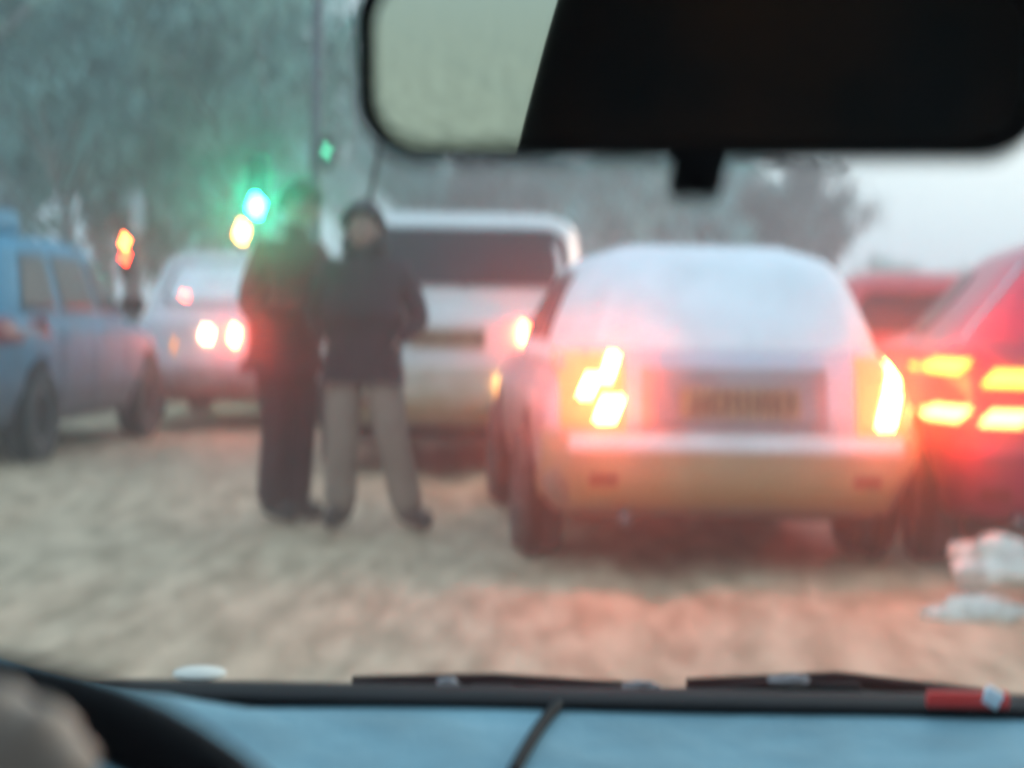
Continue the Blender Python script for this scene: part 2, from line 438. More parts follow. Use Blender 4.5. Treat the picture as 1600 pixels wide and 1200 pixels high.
# 3 blue car on the left
W, L = 1.72, 4.3
blue = mat('blue_paint', (.03, .235, .38), .6, metal=.0, var=.2, scale=2, dirt=(.13, .13, .15), dirt_z=(.25, 1.05), coat=.0)
lw = lower(W, L, 1.02, nose=.85, tail=.0)
lw[3:] = [(.62, .01, L - .02, .86), (.74, .02, L - .10, .86), (.85, .03, L - .28, .855), (.93, .04, L - .62, .84), (.99, .06, L - 1.0, .81), (1.05, .14, L - 1.25, .76), (1.09, .3, L - 1.45, .66)]
gn = green(W, L, 1.02, 1.60, .10, .40, 3.5, 2.7, .12)
car('blue_hatchback', (-4.22, 12.75, 0), R(-5), W, L, lw, gn, blue,
    'light blue hatchback with dirty flank and dark wheels at the left edge', cat='car',
    rear_win=(1.08, 1.50, .62, .54), plate=(0, .72, .5, .12), bumper=(.30, .60, blue, blue), z_belt=1.02, z_roof=1.60, wheels=(.80, 3.5, .33),
    side_wins=((.60, 1.25, .76, 1.22, 1.06, 1.47), (1.40, 2.20, 1.36, 2.05, 1.06, 1.47), (2.30, 3.15, 2.16, 2.78, 1.06, 1.44)),
    lamps=[('tail_lamp', .60, .85, .84, 1.02, M['dim'], None), ('tail_lamp', -.84, -.62, .84, 1.02, M['dim'], None), ('indicator', .60, .70, .66, .76, M['amber'], None)])
root = bpy.data.objects['blue_hatchback']
bm = bmesh.new(); box(bm, (-.1, 1.3, 1.70), (1.0, .75, .20), bev=.07); build('roof_box', bm, blue, root)

# 4 far white saloon with lit lamps
W, L = 1.78, 4.1
pw = mat('white_saloon_paint', (.58, .60, .64), .6, var=.1, scale=2, dirt=(.30, .13, .11), dirt_z=(.2, .7), coat=.3)  # red lamp glow on the lower body tinted into the paint
p = ground(343, 17.2)
lw = lower(W, L, 1.0, tail=.05); gn = green(W, L, 1.0, 1.62, .22, .6, 3.1, 2.1, .15)
fl = lit('far_brake_lit', (1, .06, .03), 170); fw = lit('reversing_lamp_lit', (1, .42, .22), 22); fb = lit('far_bright_lit', (1, .06, .02), 230)
car('white_saloon', (p.x, 17.2, 0), R(-2), W, L, lw, gn, pw,
    'far white saloon with three lit rear lamps, seen between the blue car and the pedestrians',
    glass_rear=M['frost'], rear_win=(1.14, 1.50, .60, .50), bumper=(.30, .60, pw, pw), z_belt=1.0, z_roof=1.62, wheels=(.75, 3.25, .31),
    side_wins=((.75, 1.5, .9, 1.5, 1.1, 1.45),), wiper=False,
    lamps=[('tail_lamp', -.42, -.34, 1.10, 1.20, fl, None), ('reversing_lamp', -.18, -.08, .81, .90, fw, None), ('brake_light', .09, .15, .79, .91, fb, None), ('reflector', -.44, -.41, .70, .80, M['amber'], None)])

# 5 red car at the right edge
W, L = 1.72, 4.0
red = mat('red_paint', (.50, .008, .07), .45, metal=.0, var=.2, scale=2, dirt=(.20, .05, .06), dirt_z=(.0, .55), coat=.3)
lw = lower(W, L, .98, tail=.0); gn = [(.94, .06, 3.0, .80), (1.0, .09, 2.9, .77), (1.12, .18, 2.7, .66), (1.27, .30, 2.45, .54), (1.40, .42, 2.2, .44), (1.48, .60, 2.0, .34), (1.51, .85, 1.8, .18)]
yl = lit('yellow_lamp_lit', (1, .62, .06), 2.6); wl = lit('warm_brake_lit', (1, .50, .12), 5)
YR = 8.15
p0 = ground(1472, YR)
ang = R(-5)
cx = p0.x + W / 2 * math.cos(ang)
root, lo, gr = car('red_hatchback', (cx, YR - W / 2 * math.sin(ang) * -1 * -1 + .0, 0), ang, W, L, lw, gn, red,
    'red hatchback at the right edge with rows of yellow rear lamps', rear_win=(1.10, 1.36, .36, .26), plate=(0, .66, .5, .12), bumper=(.25, .60, red, red),
    z_belt=.98, z_roof=1.51, wheels=(.70, 3.2, .31), mirrors=False, wiper=False, side_wins=((1.52, 2.45, 1.49, 2.15, 1.05, 1.36),),
    lamps=[('rear_light', -.83, -.71, .89, .945, yl, None), ('rear_light', -.62, -.40, .84, .905, yl, None),
           ('brake_light', -.84, -.71, .68, .74, wl, None), ('brake_light', -.63, -.46, .67, .73, wl, None)], lean=.06)
# pale weather strip that edges the rear pillar
bm = bmesh.new(); tube(bm, [gr.rear(-.72 + .32 * (i / 8), .99 + .40 * i / 8, .012) for i in range(9)], .014, 8)
build('pillar_trim', bm, M['chrome'], root)

# 6 further red car
W, L = 1.70, 3.9
redd = mat('faded_red_paint', (.55, .03, .04), .4, var=.15, scale=2, coat=.4)
p = ground(1462, 14.6)
car('small_red_car', (p.x, 14.6, 0), R(-3), W, L, lower(W, L, .90), green(W, L, .90, 1.48, .12, .5, 3.0, 2.0, .16), redd,
    'faded red car further ahead, between the silver hatchback and the nearer red one',
    rear_win=(1.0, 1.30, .58, .50), bumper=(.30, .58, redd, redd), z_belt=.90, z_roof=1.48, wheels=(.7, 3.1, .30), side_wins=((.75, 1.6, .9, 1.5, 1.0, 1.28),), lines=False,
    lamps=[('brake_light', -.80, -.60, .70, .86, tl, None), ('brake_light', .60, .80, .70, .86, tl, None)])

# ------------------------------------------------------------------ people
def skin(name, chains, m, parent, sub=2, loc=None):
    """chains: list of lists of (x, y, z, r[, r2]); a chain may start with the int id of an earlier vertex"""
    vs, rs, es, ids = [], [], [], {}
    for ch in chains:
        prev = None
        for it in ch:
            if isinstance(it, str):
                prev = ids[it]; continue
            key = it[-1] if isinstance(it[-1], str) else None
            q = it[:-1] if key else it
            vs.append(q[:3]); rs.append((q[3], q[4] if len(q) > 4 else q[3]))
            i = len(vs) - 1
            if key: ids[key] = i
            if prev is not None: es.append((prev, i))
            prev = i
    me = bpy.data.meshes.new(name); me.from_pydata(vs, es, [])
    o = bpy.data.objects.new(name, me); C.objects.link(o)
    md = o.modifiers.new('s', 'SKIN'); md.use_smooth_shade = True
    for i, r in enumerate(rs):
        me.skin_vertices[0].data[i].radius = r; me.skin_vertices[0].data[i].use_root = (i == 0)
    sb = o.modifiers.new('u', 'SUBSURF'); sb.levels = sub; sb.render_levels = sub
    dg = bpy.context.evaluated_depsgraph_get(); dg.update()
    me2 = bpy.data.meshes.new_from_object(o.evaluated_get(dg))
    bpy.data.objects.remove(o)
    me2.name = name
    me2.materials.clear()
    return link(name, me2, m, parent)

def hand_chains(wid, wr, d, side, palm_n, r=1.0):
    """wrist id, wrist pos, direction of the fingers, sideways vector"""
    wr = Vector(wr); d = Vector(d).normalized(); s = Vector(side).normalized(); n = Vector(palm_n).normalized()
    ch = [[wid, (*(wr + d * .05), .030 * r, .018 * r, wid + 'p'), (*(wr + d * .085), .034 * r, .016 * r, wid + 'k')]]
    for i, (off, ln) in enumerate(((-.030, .060), (-.010, .070), (.010, .066), (.029, .050))):
        b0 = wr + d * .095 + s * off
        ch.append([wid + 'k', (*b0, .0095), (*(b0 + d * ln * .5 + n * .012), .0088), (*(b0 + d * ln * .7 + n * .035), .0078)])
    t0 = wr + d * .035 - s * .035
    ch.append([wid + 'p', (*t0, .012), (*(t0 + d * .03 - s * .015 + n * .01), .0105), (*(t0 + d * .055 - s * .01 + n * .02), .009)])
    return ch

skin_m = mat('skin', (.36, .21, .17), .5, var=.1, scale=20)
def person(loc, rz, label, J, cols, H=1.0, coat_len=.80, hat='beanie'):
    """J: joint positions in the figure's frame; the figure faces -y"""
    root = empty('person', loc, rz); tag(root, label, 'person'); root.scale = (H, H, H)
    coat_m, trou_m, boot_m, hat_m = cols
    hd = Vector(J['head']); nk = Vector(J['neck']); ch = Vector(J['chest']); pv = Vector(J['pelvis'])
    chains = [[(*pv, .12, .09, 'pv'), (*((pv + ch) / 2), .11, .085), (*ch, .14, .09, 'ch'), (*nk, .055, .055), (*(nk + (hd - nk) * .45), .052), (*(hd + Vector((0, .0, -.03))), .078, .09), (*(hd + Vector((0, .01, .05))), .082, .092), (*(hd + Vector((0, .01, .10))), .05, .06)]]
    for sd, sg in (('L', -1), ('R', 1)):
        sh, el, wr = (Vector(J[k + sd]) for k in ('sh', 'el', 'wr'))
        chains.append(['ch', (*(sh), .05), (*((sh + el) / 2), .045), (*el, .038), (*((el + wr) / 2), .034), (*wr, .024, .02, 'w' + sd)])
        hp, kn, an, to = (Vector(J[k + sd]) for k in ('hp', 'kn', 'an', 'to'))
        chains.append(['pv', (*hp, .075), (*((hp + kn) / 2), .068), (*kn, .05), (*((kn + an) / 2), .046), (*an, .035), (*((an + to) / 2), .03), (*to, .025)])
        chains += hand_chains('w' + sd, wr, Vector(J['hd' + sd]), Vector((0, 0, -1)), Vector((-sg, 0, 0)))
    body = skin('body', chains, skin_m, root)
    f = Vector(J.get('face', (0, -1, 0))).normalized(); up = Vector((0, 0, 1)); rt = f.cross(up).normalized()
    bm = bmesh.new()
    bmesh.ops.create_uvsphere(bm, u_segments=12, v_segments=8, radius=1, matrix=Matrix.Translation(hd + f * .092 + up * -.005) @ Matrix.Diagonal((.014, .02, .026, 1)))
    build('nose', bm, skin_m, body)
    for s in (-1, 1):
        bm = bmesh.new(); bmesh.ops.create_uvsphere(bm, u_segments=10, v_segments=6, radius=.011, matrix=Matrix.Translation(hd + f * .082 + rt * s * .032 + up * .02))
        build('eye', bm, M['ink'], body)
    bm = bmesh.new(); tube(bm, [hd + f * .086 - rt * .024 - up * .052, hd + f * .094 - up * .055, hd + f * .086 + rt * .024 - up * .052], .005, 6)
    build('mouth', bm, mat('lips', (.35, .12, .10), .5), body)
    for s in (-1, 1):
        bm = bmesh.new(); bmesh.ops.create_uvsphere(bm, u_segments=10, v_segments=8, radius=1, matrix=Matrix.Translation(hd + rt * s * .082) @ Matrix.Diagonal((.012, .02, .032, 1)))
        build('ear', bm, skin_m, body)
    # jacket
    hem = pv + Vector((0, 0, -.10))
    cc = [[(*pv, .215, .15, 'pv'), (*((pv + ch) / 2), .20, .15), (*(ch + Vector((0, 0, -.02))), .225, .155, 'ch'), (*(nk + Vector((0, 0, -.03))), .10, .09), (*(nk + Vector((0, 0, .03))), .08, .08), (*(nk + Vector((0, .005, .075))), .078, .08)],
          ['pv', (*hem, .212, .15), (*(hem + Vector((0, 0, -(coat_len - .78)))), .205, .15)]]
    for sd in 'LR':
        sh, el, wr = (Vector(J[k + sd]) for k in ('sh', 'el', 'wr'))
        cc.append(['ch', (*sh, .088), (*((sh + el) / 2), .076), (*el, .066), (*((el + wr) / 2), .058), (*(el + (wr - el) * .93), .048)])
    skin('jacket', cc, coat_m, root)
    # jacket details: hem band, zip
    tc = [[(*(pv + Vector((0, 0, .05))), .175, .12, 'pv'), (*(pv + Vector((0, 0, -.06))), .18, .125, 'cr')]]
    for sd in 'LR':
        hp, kn, an = (Vector(J[k + sd]) for k in ('hp', 'kn', 'an'))
        tc.append(['cr', (*(hp + (kn - hp) * .15), .118, .118), (*((hp + kn) / 2), .112), (*kn, .096), (*((kn + an) / 2), .092), (*(an + (kn - an) * .12), .092), (*(an + Vector((0, 0, -.02))), .088)])
    skin('trousers', tc, trou_m, root)
    for sd in 'LR':
        kn, an, to = (Vector(J[k + sd]) for k in ('kn', 'an', 'to'))
        d = (to - an); d.z = 0; d.normalize()
        skin('boot', [[(*(an + (kn - an) * .22), .082), (*an, .076), (an.x, an.y, .07, .068), (*(Vector((an.x, an.y, .062)) + d * .10), .062, .06), (*(Vector((an.x, an.y, .055)) + d * .18), .05, .052)],
                      ], boot_m, root)
    # hat
    bm = bmesh.new()
    bmesh.ops.create_uvsphere(bm, u_segments=24, v_segments=16, radius=1, matrix=Matrix.Translation(hd + Vector((0, .012, .055))) @ Matrix.Diagonal((.105, .118, .115, 1)))
    bmesh.ops.bisect_plane(bm, geom=bm.verts[:] + bm.edges[:] + bm.faces[:], plane_co=hd + Vector((0, 0, .035)), plane_no=(0, .25 if hat == 'beanie' else .6, 1), clear_inner=True)
    h = build('woolly_hat', bm, hat_m, root)
    bm = bmesh.new()
    tube(bm, [hd + Vector((math.cos(a) * .106, .012 + math.sin(a) * .119, .045 + .0 - math.sin(a) * (.03 if hat == 'beanie' else .07))) for a in np.linspace(0, 2 * math.pi, 25)], .016, 8)
    build('hat_brim', bm, hat_m, h)
    if hat != 'beanie':
        bm = bmesh.new(); bmesh.ops.create_uvsphere(bm, u_segments=20, v_segments=12, radius=1, matrix=Matrix.Translation(nk + Vector((0, .05, .06))) @ Matrix.Diagonal((.13, .12, .11, 1)))
        build('hood', bm, coat_m, root)
    return root

dk = mat('charcoal_cloth', (.022, .022, .032), .9, var=.4, scale=6, bump=.4)
mar = mat('maroon_cloth', (.10, .022, .028), .9, var=.4, scale=5, bump=.4)  # red-brown cloth, reddened further for the red lamp halo on it
olv = mat('olive_wool', (.055, .085, .045), .95, var=.3, scale=30, bump=.4)
gt = mat('taupe_cloth', (.29, .22, .175), .9, var=.25, scale=6, bump=.4)
dt = mat('dark_cloth', (.045, .018, .024), .9, var=.3, scale=6, bump=.4)
bt = mat('boot_leather', (.035, .03, .03), .7, var=.4, scale=10)
navy = mat('navy_wool', (.03, .035, .05), .95, var=.3, scale=30, bump=.4)

# pedestrian in charcoal jacket: legs astride, elbow out
J2 = dict(head=(-.005, -.02, 1.555), neck=(0, 0, 1.42), chest=(-.0, .0, 1.25), pelvis=(.0, .02, .95),
          shL=(-.20, 0, 1.34), elL=(-.28, .06, 1.10), wrL=(-.17, -.06, .97), hdL=(.5, -.1, -.7),
          shR=(.20, .0, 1.34), elR=(.30, .06, 1.09), wrR=(.17, -.06, .97), hdR=(-.5, -.1, -.7),
          hpL=(-.09, .02, .88), knL=(-.10, -.03, .50), anL=(-.11, .02, .10), toL=(-.14, -.13, .04),
          hpR=(.09, .02, .88), knR=(.16, -.03, .50), anR=(.25, .04, .10), toR=(.36, -.06, .04), face=(-.25, -1, -.25))
p = ground(566, 9.8)
person((p.x, 9.8, 0), R(-4), 'person in charcoal jacket and taupe trousers standing with legs apart on the snow', J2, (dk, gt, bt, navy), .975, .80, 'hood')
# pedestrian in maroon jacket and olive hat, turned to the other
J1 = dict(head=(.055, -.02, 1.66), neck=(.02, 0, 1.51), chest=(-.01, 0, 1.33), pelvis=(-.01, .02, .97),
          shL=(-.17, 0, 1.42), elL=(-.24, .05, 1.15), wrL=(-.16, -.06, 1.0), hdL=(.5, -.1, -.7),
          shR=(.17, .0, 1.42), elR=(.24, .02, 1.15), wrR=(.16, -.06, 1.0), hdR=(-.5, -.1, -.7),
          hpL=(-.08, .02, .90), knL=(-.07, -.02, .52), anL=(-.07, .03, .10), toL=(-.02, -.12, .04),
          hpR=(.07, .02, .90), knR=(.055, -.03, .51), anR=(.05, .0, .10), toR=(.12, -.15, .04), face=(.6, -1, -.1))
p = ground(450, 10.05)
person((p.x, 10.05, 0), R(42), 'person in dark maroon jacket and olive hat standing at the left of the pair', J1, (mar, dt, bt, olv), .985, .88)

# ------------------------------------------------------------------ street furniture
green_l = lit('green_lens_lit', (.010, 1, .55), 170)
red_l = lit('red_lens_lit', (1, .03, .01), 40)
pole_m = mat('grey_pole_paint', (.07, .09, .10), .6, var=.3, scale=4)
def signal(name, P, label, on, D=.30, extra=None, sp=.32, on_m=None):
    root = empty(name, (P.x, P.y, 0)); tag(root, label, 'traffic light')
    order = {'red': 2, 'amber': 1, 'green': 0}
    z0 = P.z - order[on] * sp
    bm = bmesh.new(); tube(bm, [(0, .16, -.2), (0, .16, z0 + sp * 2.6)], .055, 12); build('pole', bm, pole_m, root)
    bm = bmesh.new(); box(bm, (0, .06, z0 + sp), (sp * 1.06, .16, sp * 3.2), bev=.03); build('housing', bm, M['black'], root)
    for nm, k in order.items():
        bm = bmesh.new(); disc(bm, (0, -.02, z0 + k * sp), (0, -1, 0), .115 * (D / .3), 24, 0, .02)
        mm = on_m if nm == on else (M['black'] if not extra or extra[0] != nm else extra[1])
        l = build(nm + '_lens', bm, mm, root)
        bm = bmesh.new()
        rr = [[bm.verts.new((math.cos(a) * sp * .42, yy, z0 + k * sp + math.sin(a) * sp * .42)) for a in np.linspace(-.4, math.pi + .4, 18)] for yy in (-.02, -.17)]
        grid_faces(bm, rr); v = build('visor', bm, M['black'], l)
    return root
signal('traffic_light', px(401, 322, 30), 'traffic light showing bright green above the far white saloon', 'green', .30, on_m=green_l)
signal('traffic_light', px(196, 378, 27), 'traffic light showing red beyond the roof of the blue hatchback', 'red', .13, sp=.20, extra=('amber', red_l), on_m=lit('red_amber_lens_lit', (1, .12, .02), 55))
for n_, u in enumerate(()): pass
# amber beacon on a short post
P = px(378, 363, 29)
root = empty('warning_beacon', (P.x, P.y, 0)); tag(root, 'small amber warning beacon just below the green traffic light', 'beacon')
bm = bmesh.new(); tube(bm, [(0, 0, -.2), (0, 0, P.z - .12)], .04, 10); build('pole', bm, pole_m, root)
bm = bmesh.new(); bmesh.ops.create_uvsphere(bm, u_segments=16, v_segments=10, radius=1, matrix=Matrix.Translation((0, 0, P.z)) @ Matrix.Diagonal((.10, .10, .13, 1)))
build('lamp', bm, lit('amber_lamp_lit', (1, .45, .08), 22), root)
bm = bmesh.new(); disc(bm, (0, 0, P.z - .16), (0, 0, 1), .11, 20, 0, .05); build('lamp_base', bm, M['black'], root)
# tall lamp post with a small green repeater
P = px(495, 100, 25)
root = empty('lamp_post', (P.x, P.y, 0)); tag(root, 'tall grey lamp post rising behind the pedestrians with small green repeater', 'lamp post')
bm = bmesh.new(); tube(bm, [(0, 0, -.2), (0, 0, 1.2), (0, 0, 1.25), (0, 0, 8.5)], [.13, .12, .09, .06], 14); build('pole', bm, pole_m, root)
bm = bmesh.new(); tube(bm, [(0, 0, 8.4), (.1, -.2, 8.8), (.5, -.9, 9.0)], .04, 10); build('arm', bm, pole_m, root)
bm = bmesh.new(); box(bm, (.6, -1.1, 9.0), (.22, .5, .1), bev=.03); build('lamp_head', bm, pole_m, root)
q = px(510, 236, 24.8)
bm = bmesh.new(); box(bm, (q.x - P.x, q.y - P.y + .06, q.z), (.16, .12, .42), bev=.02); rb = build('repeater', bm, M['black'], root)
bm = bmesh.new(); disc(bm, (q.x - P.x, q.y - P.y - .003, q.z), (0, -1, 0), .05, 16, 0, .012); build('green_lens', bm, lit('dim_green_lit', (.05, .8, .45), 2.0), rb)
# thin leaning pole
a, b = px(574, 330, 20), px(602, 190, 20)
root = empty('leaning_pole', (a.x, a.y, 0)); tag(root, 'thin dark leaning pole above the head of the charcoal jacketed person', 'pole')
bm = bmesh.new(); d = (b - a); base = a - d * (a.z / d.z) - Vector((a.x, a.y, 0)); top = a + d * 1.7 - Vector((a.x, a.y, 0))
tube(bm, [base - d * .05, top], .028, 10); build('shaft', bm, M['black'], root)
bm = bmesh.new(); tube(bm, [top, top + Vector((0, 0, .12))], [.05, .02], 10); build('cap', bm, M['black'], root)
# pale sign on a post
P = px(214, 335, 26)
root = empty('road_sign', (P.x, P.y, 0)); tag(root, 'narrow pale road sign on a post right of the red traffic light', 'sign')
bm = bmesh.new(); tube(bm, [(0, .05, -.2), (0, .05, P.z + .25)], .035, 10); build('post', bm, pole_m, root)
bm = bmesh.new(); box(bm, (0, 0, P.z), (.20, .02, .55), bev=.008); build('panel', bm, mat('pale_sign', (.35, .46, .47), .6, var=.15), root)
# snow lumps beside the red car
lump_m = mat('clean_snow', (.84, .82, .74), .8, var=.35, scale=9, bump=.4)
def lump(P, s, label, seed):
    bm = bmesh.new(); bmesh.ops.create_icosphere(bm, subdivisions=4, radius=1)
    for v in bm.verts:
        k = 1 + .42 * noise.noise(v.co * 1.5 + Vector((seed, 0, 0))) + .16 * noise.noise(v.co * 3.5 + Vector((seed, 3, 0))) + .06 * noise.noise(v.co * 9)
        if v.co.z < 0: k *= 1.15
        v.co = Vector((v.co.x * s[0] * k, v.co.y * s[1] * k, v.co.z * s[2] * k))
    o = build('snow_lump', bm, lump_m); o.location = P; tag(o, label, 'snow lump', 'snow lumps by the red hatchback')
a = px(1548, 862, 7.75); lump((a.x, a.y, .15), (.17, .13, .10), 'large white snow lump below the rear bumper of the red hatchback', 3)
a = px(1525, 946, 7.2); lump((a.x, a.y, .035), (.16, .06, .05), 'low cream snow lump on the road in front of the larger one', 8)

# ------------------------------------------------------------------ trees
bark = mat('frosty_bark', (.13, .13, .12), .9, scale=3, col2=(.30, .33, .33))
twig_a = mat('frosted_twigs', (.05, .13, .12), .9, scale=.6, col2=(.46, .78, .74))
twig_b = mat('bare_brown_twigs', (.11, .10, .095), .9, scale=.7, col2=(.33, .34, .33))
def make_tree(seed, H, spread, nl, dens, m, size=.22, lean=0):
    rnd = random.Random(seed)
    tb = bmesh.new(); tips = []
    def limb(p, d, ln, r, lv):
        pts, rad = [p], [r]; q = p.copy(); dd = d.copy()
        for i in range(4):
            dd = (dd + Vector((rnd.uniform(-.22, .22), rnd.uniform(-.22, .22), rnd.uniform(-.02, .16)))).normalized()
            q = q + dd * ln / 4; pts.append(q.copy()); rad.append(r * (1 - .18 * (i + 1)))
            if lv > 0: tips.append(q.copy())
        tube(tb, pts, rad, 7 if lv else 10, cap=False)
        if lv < 3:
            for k in range(nl if lv else nl + 4):
                t = rnd.uniform(.35, 1) if lv else rnd.uniform(.22, 1)
                i = min(int(t * 4), 3); s = pts[i].lerp(pts[i + 1], t * 4 - i)
                a = rnd.uniform(0, 2 * math.pi)
                nd = (dd * .7 + Vector((math.cos(a), math.sin(a), rnd.uniform(-.1, .7))) * spread).normalized()
                limb(s, nd, ln * rnd.uniform(.40, .60), r * .42, lv + 1)
    limb(Vector((0, 0, -.3)), Vector((lean, 0, 1)).normalized(), H * .72, H * .022, 0)
    root = empty('tree', (0, 0, 0))
    build('trunk', tb, bark, root)
    vs, fs = [], []
    for t in tips:
        if t.z < H * .12: continue
        for k in range(dens):
            c = t + Vector((rnd.gauss(0, .35), rnd.gauss(0, .35), rnd.gauss(0, .35)))
            a = Vector((rnd.gauss(0, 1), rnd.gauss(0, 1), rnd.gauss(.3, 1))).normalized() * size * rnd.uniform(.5, 1.5)
            b2 = a.orthogonal().normalized() * size * .28
            i = len(vs); vs += [c - b2, c + a * .5 - b2 * .6, c + a + b2 * .2, c + b2]; fs.append((i, i + 1, i + 2, i + 3))
    me = bpy.data.meshes.new('crown'); me.from_pydata(vs, [], fs); link('crown', me, m, root, smooth=False)
    return root
T = [make_tree(1, 13, 1.0, 4, 8, twig_a, .30), make_tree(2, 11, .9, 4, 9, twig_b, .28), make_tree(3, 9, 1.1, 4, 8, twig_a, .26, .1)]
T.append(make_tree(11, 7.5, 1.5, 5, 5, twig_a, .34))
used = set()
def plant(k, x_px, Y, s, rz, label, group='frosted trees beyond the queue of cars'):
    o = T[k] if k not in used else copy_tree(T[k]); used.add(k)
    g = ground(x_px, Y); o.location = (g.x, Y, 0); o.rotation_euler = (0, 0, rz); o.scale = (s, s, s)
    tag(o, label, 'tree', group); return o
plant(0, 60, 36, 1.1, .4, 'large frosted tree at the far left, above the blue hatchback')
plant(0, 280, 42, 1.15, 2.1, 'large frosted tree above the red traffic light')
plant(1, 165, 48, 1.3, 1.1, 'brownish tree between the two large frosted trees')
plant(2, -60, 30, 1.1, 3.3, 'frosted tree cut by the left edge of the picture')
plant(1, 370, 66, .8, 5.0, 'hazy brownish tree directly behind the green traffic light')
plant(2, 330, 33, .75, 4.0, 'low frosted tree left of the green traffic light')
plant(2, 120, 32, .7, 1.3, 'low frosted tree above the roof box of the blue hatchback')
for x, Y, sc, l in ((-40, 40, 1.25, 'bushy frosted tree behind the rear of the blue hatchback'), (95, 44, 1.3, 'bushy frosted tree behind the roof of the blue hatchback'), (210, 39, 1.05, 'bushy frosted tree directly behind the red traffic light'),
                    (320, 50, 1.2, 'bushy frosted tree behind the left part of the white saloon'), (395, 60, .72, 'bushy frosted tree right behind the green traffic light')):
    plant(3, x, Y, sc, x * .7, l)
plant(1, 20, 52, 1.5, 2.6, 'brownish tree furthest to the left in the back row'); plant(0, 285, 56, 1.15, 4.4, 'tall frosted tree in the back row above the green traffic light')
plant(0, 510, 95, 1.0, 3.9, 'pale far tree seen beside the tall lamp post')
bk = [(3, 640, 70, .95), (1, 740, 66, .62), (3, 850, 72, .95), (2, 960, 68, .80), (3, 1060, 72, .95), (0, 1160, 76, .55)]
lb = ['far tree left of the white people carrier roof aerial', 'far brownish tree behind the people carrier roof', 'far tree above the right end of the people carrier roof', 'far frosted tree between the white and silver cars',
      'far brownish tree under the mirror tab', 'far tree right of the mirror tab']
for (k, x, Y, s), l in zip(bk, lb): plant(k, x, Y, s, x * .37, l)
plant(1, 1275, 52, .50, 2.2, 'dark bushy tree above the right shoulder of the silver hatchback')
plant(2, 1225, 60, .56, .2, 'frosted tree just left of the dark bushy one')
hd = [(2, 1390, 90, .40), (1, 1480, 95, .30), (2, 1575, 90, .34)]
for (k, x, Y, s), l in zip(hd, ['low far tree left above the small red car', 'lowest far tree over the small red car', 'low far tree at the right edge above the red hatchback']): plant(k, x, Y, s, x * .3, l)
for x, Y, sc, l in ((700, 84, .85, 'low bushy tree in the hazy band behind the roof of the people carrier'), (905, 80, .95, 'low bushy tree in the hazy band left of the silver hatchback roof'), (1010, 86, .9, 'low bushy tree in the hazy band left of the mirror tab'),
                    (1120, 80, .85, 'low bushy tree in the hazy band right below the mirror tab'), (1210, 70, .62, 'low bushy tree in the hazy band beside the dark bushy one')): plant(3, x, Y, sc, x * .51, l)

# ------------------------------------------------------------------ the camera's own car
root = empty('car_interior', (0, .3, .5)); tag(root, 'dark car interior with blue dashboard and wide rear view mirror framing the view', 'car interior')
OFF = Vector((0, -.3, -.5))
def part(name, bm, m, parent=root, smooth=True):
    o = build(name, bm, m, parent, smooth)
    if parent is root: o.location = OFF
    return o
dash_m = mat('blue_grey_dash', (.165, .345, .42), .6, var=.28, scale=13, bump=.3)
dark_m = mat('dark_lining', (.010, .010, .012), .9, var=.3, scale=8)
seat_m = mat('dark_seat_cloth', (.005, .006, .009), .95, var=.5, scale=5, col2=(.020, .011, .010), spec=.1)
# dashboard
bm = bmesh.new(); rows = []
ZB = px(1000, 1104, 1.14).z
def dz(x, y):
    z = ZB - .004 - max(0, 1.13 - y) * .02
    z += .006 * noise.noise(Vector((x * 5, y * 9, 0)))
    z += .062 * math.exp(-((x + .42) / .20) ** 2) * min(1, max(0, (1.13 - y) / .04)) * (1 if y > .95 else max(0, 1 - (.95 - y) / .12))  # instrument cowl on the driver's side
    if y < .92: z -= (.92 - y) ** 1.5 * 2.2
    return z
for y in np.concatenate([np.linspace(1.16, .92, 26), np.linspace(.90, .60, 14)]):
    rows.append([bm.verts.new((x, y, dz(x, y))) for x in np.linspace(-.72, .75, 90)])
grid_faces(bm, rows)
part('dashboard', bm, dash_m)
# black windscreen edge band, wiper arms
bm = bmesh.new(); box(bm, (0, 1.165, ZB - .003), (1.5, .05, .010), bev=.003); part('windscreen_base', bm, M['black'])
def wiperp(x0, x1, ya, seed):
    bm = bmesh.new(); rnd = random.Random(seed)
    pts = [px(x0 + (x1 - x0) * i / 14, ya(x0 + (x1 - x0) * i / 14), 1.215) for i in range(15)]
    tube(bm, pts, .0042, 8)
    tube(bm, [pts[2] + Vector((0, .006, .004)), pts[7] + Vector((0, .012, .006)), pts[12] + Vector((0, .02, .0))], .005, 8)
    box(bm, pts[7], (.03, .012, .012), bev=.003)
    return part('wiper_blade', bm, M['black'])
wiperp(460, 1080, lambda x: 1080 + (x - 500) * .014, 1)
wiperp(980, 1640, lambda x: 1083 + (x - 980) * .024 - 20 * math.exp(-((x - 1235) / 90) ** 2), 2)
# windscreen
g = bpy.data.materials.new('halo_windscreen_glass'); g.use_nodes = True; n = g.node_tree; n.nodes.clear()   # clear pane; forward scattering volume added to spread halos round the lamps
o_ = n.nodes.new('ShaderNodeOutputMaterial'); tr = n.nodes.new('ShaderNodeBsdfTransparent'); tr.inputs[0].default_value = (.95, .98, .975, 1)
vs_ = n.nodes.new('ShaderNodeVolumeScatter'); vs_.inputs['Color'].default_value = (1, 1, 1, 1); vs_.inputs['Density'].default_value = 20; vs_.inputs['Anisotropy'].default_value = .984
n.links.new(tr.outputs[0], o_.inputs['Surface']); n.links.new(vs_.outputs[0], o_.inputs['Volume'])
bm = bmesh.new(); rows = []
for t in np.linspace(0, 1, 9):
    rows.append([bm.verts.new((x, 1.19 - .57 * t - .10 * x * x, ZB - .005 + (1.43 - ZB) * t)) for x in np.linspace(-.72, .72, 17)])
grid_faces(bm, rows)
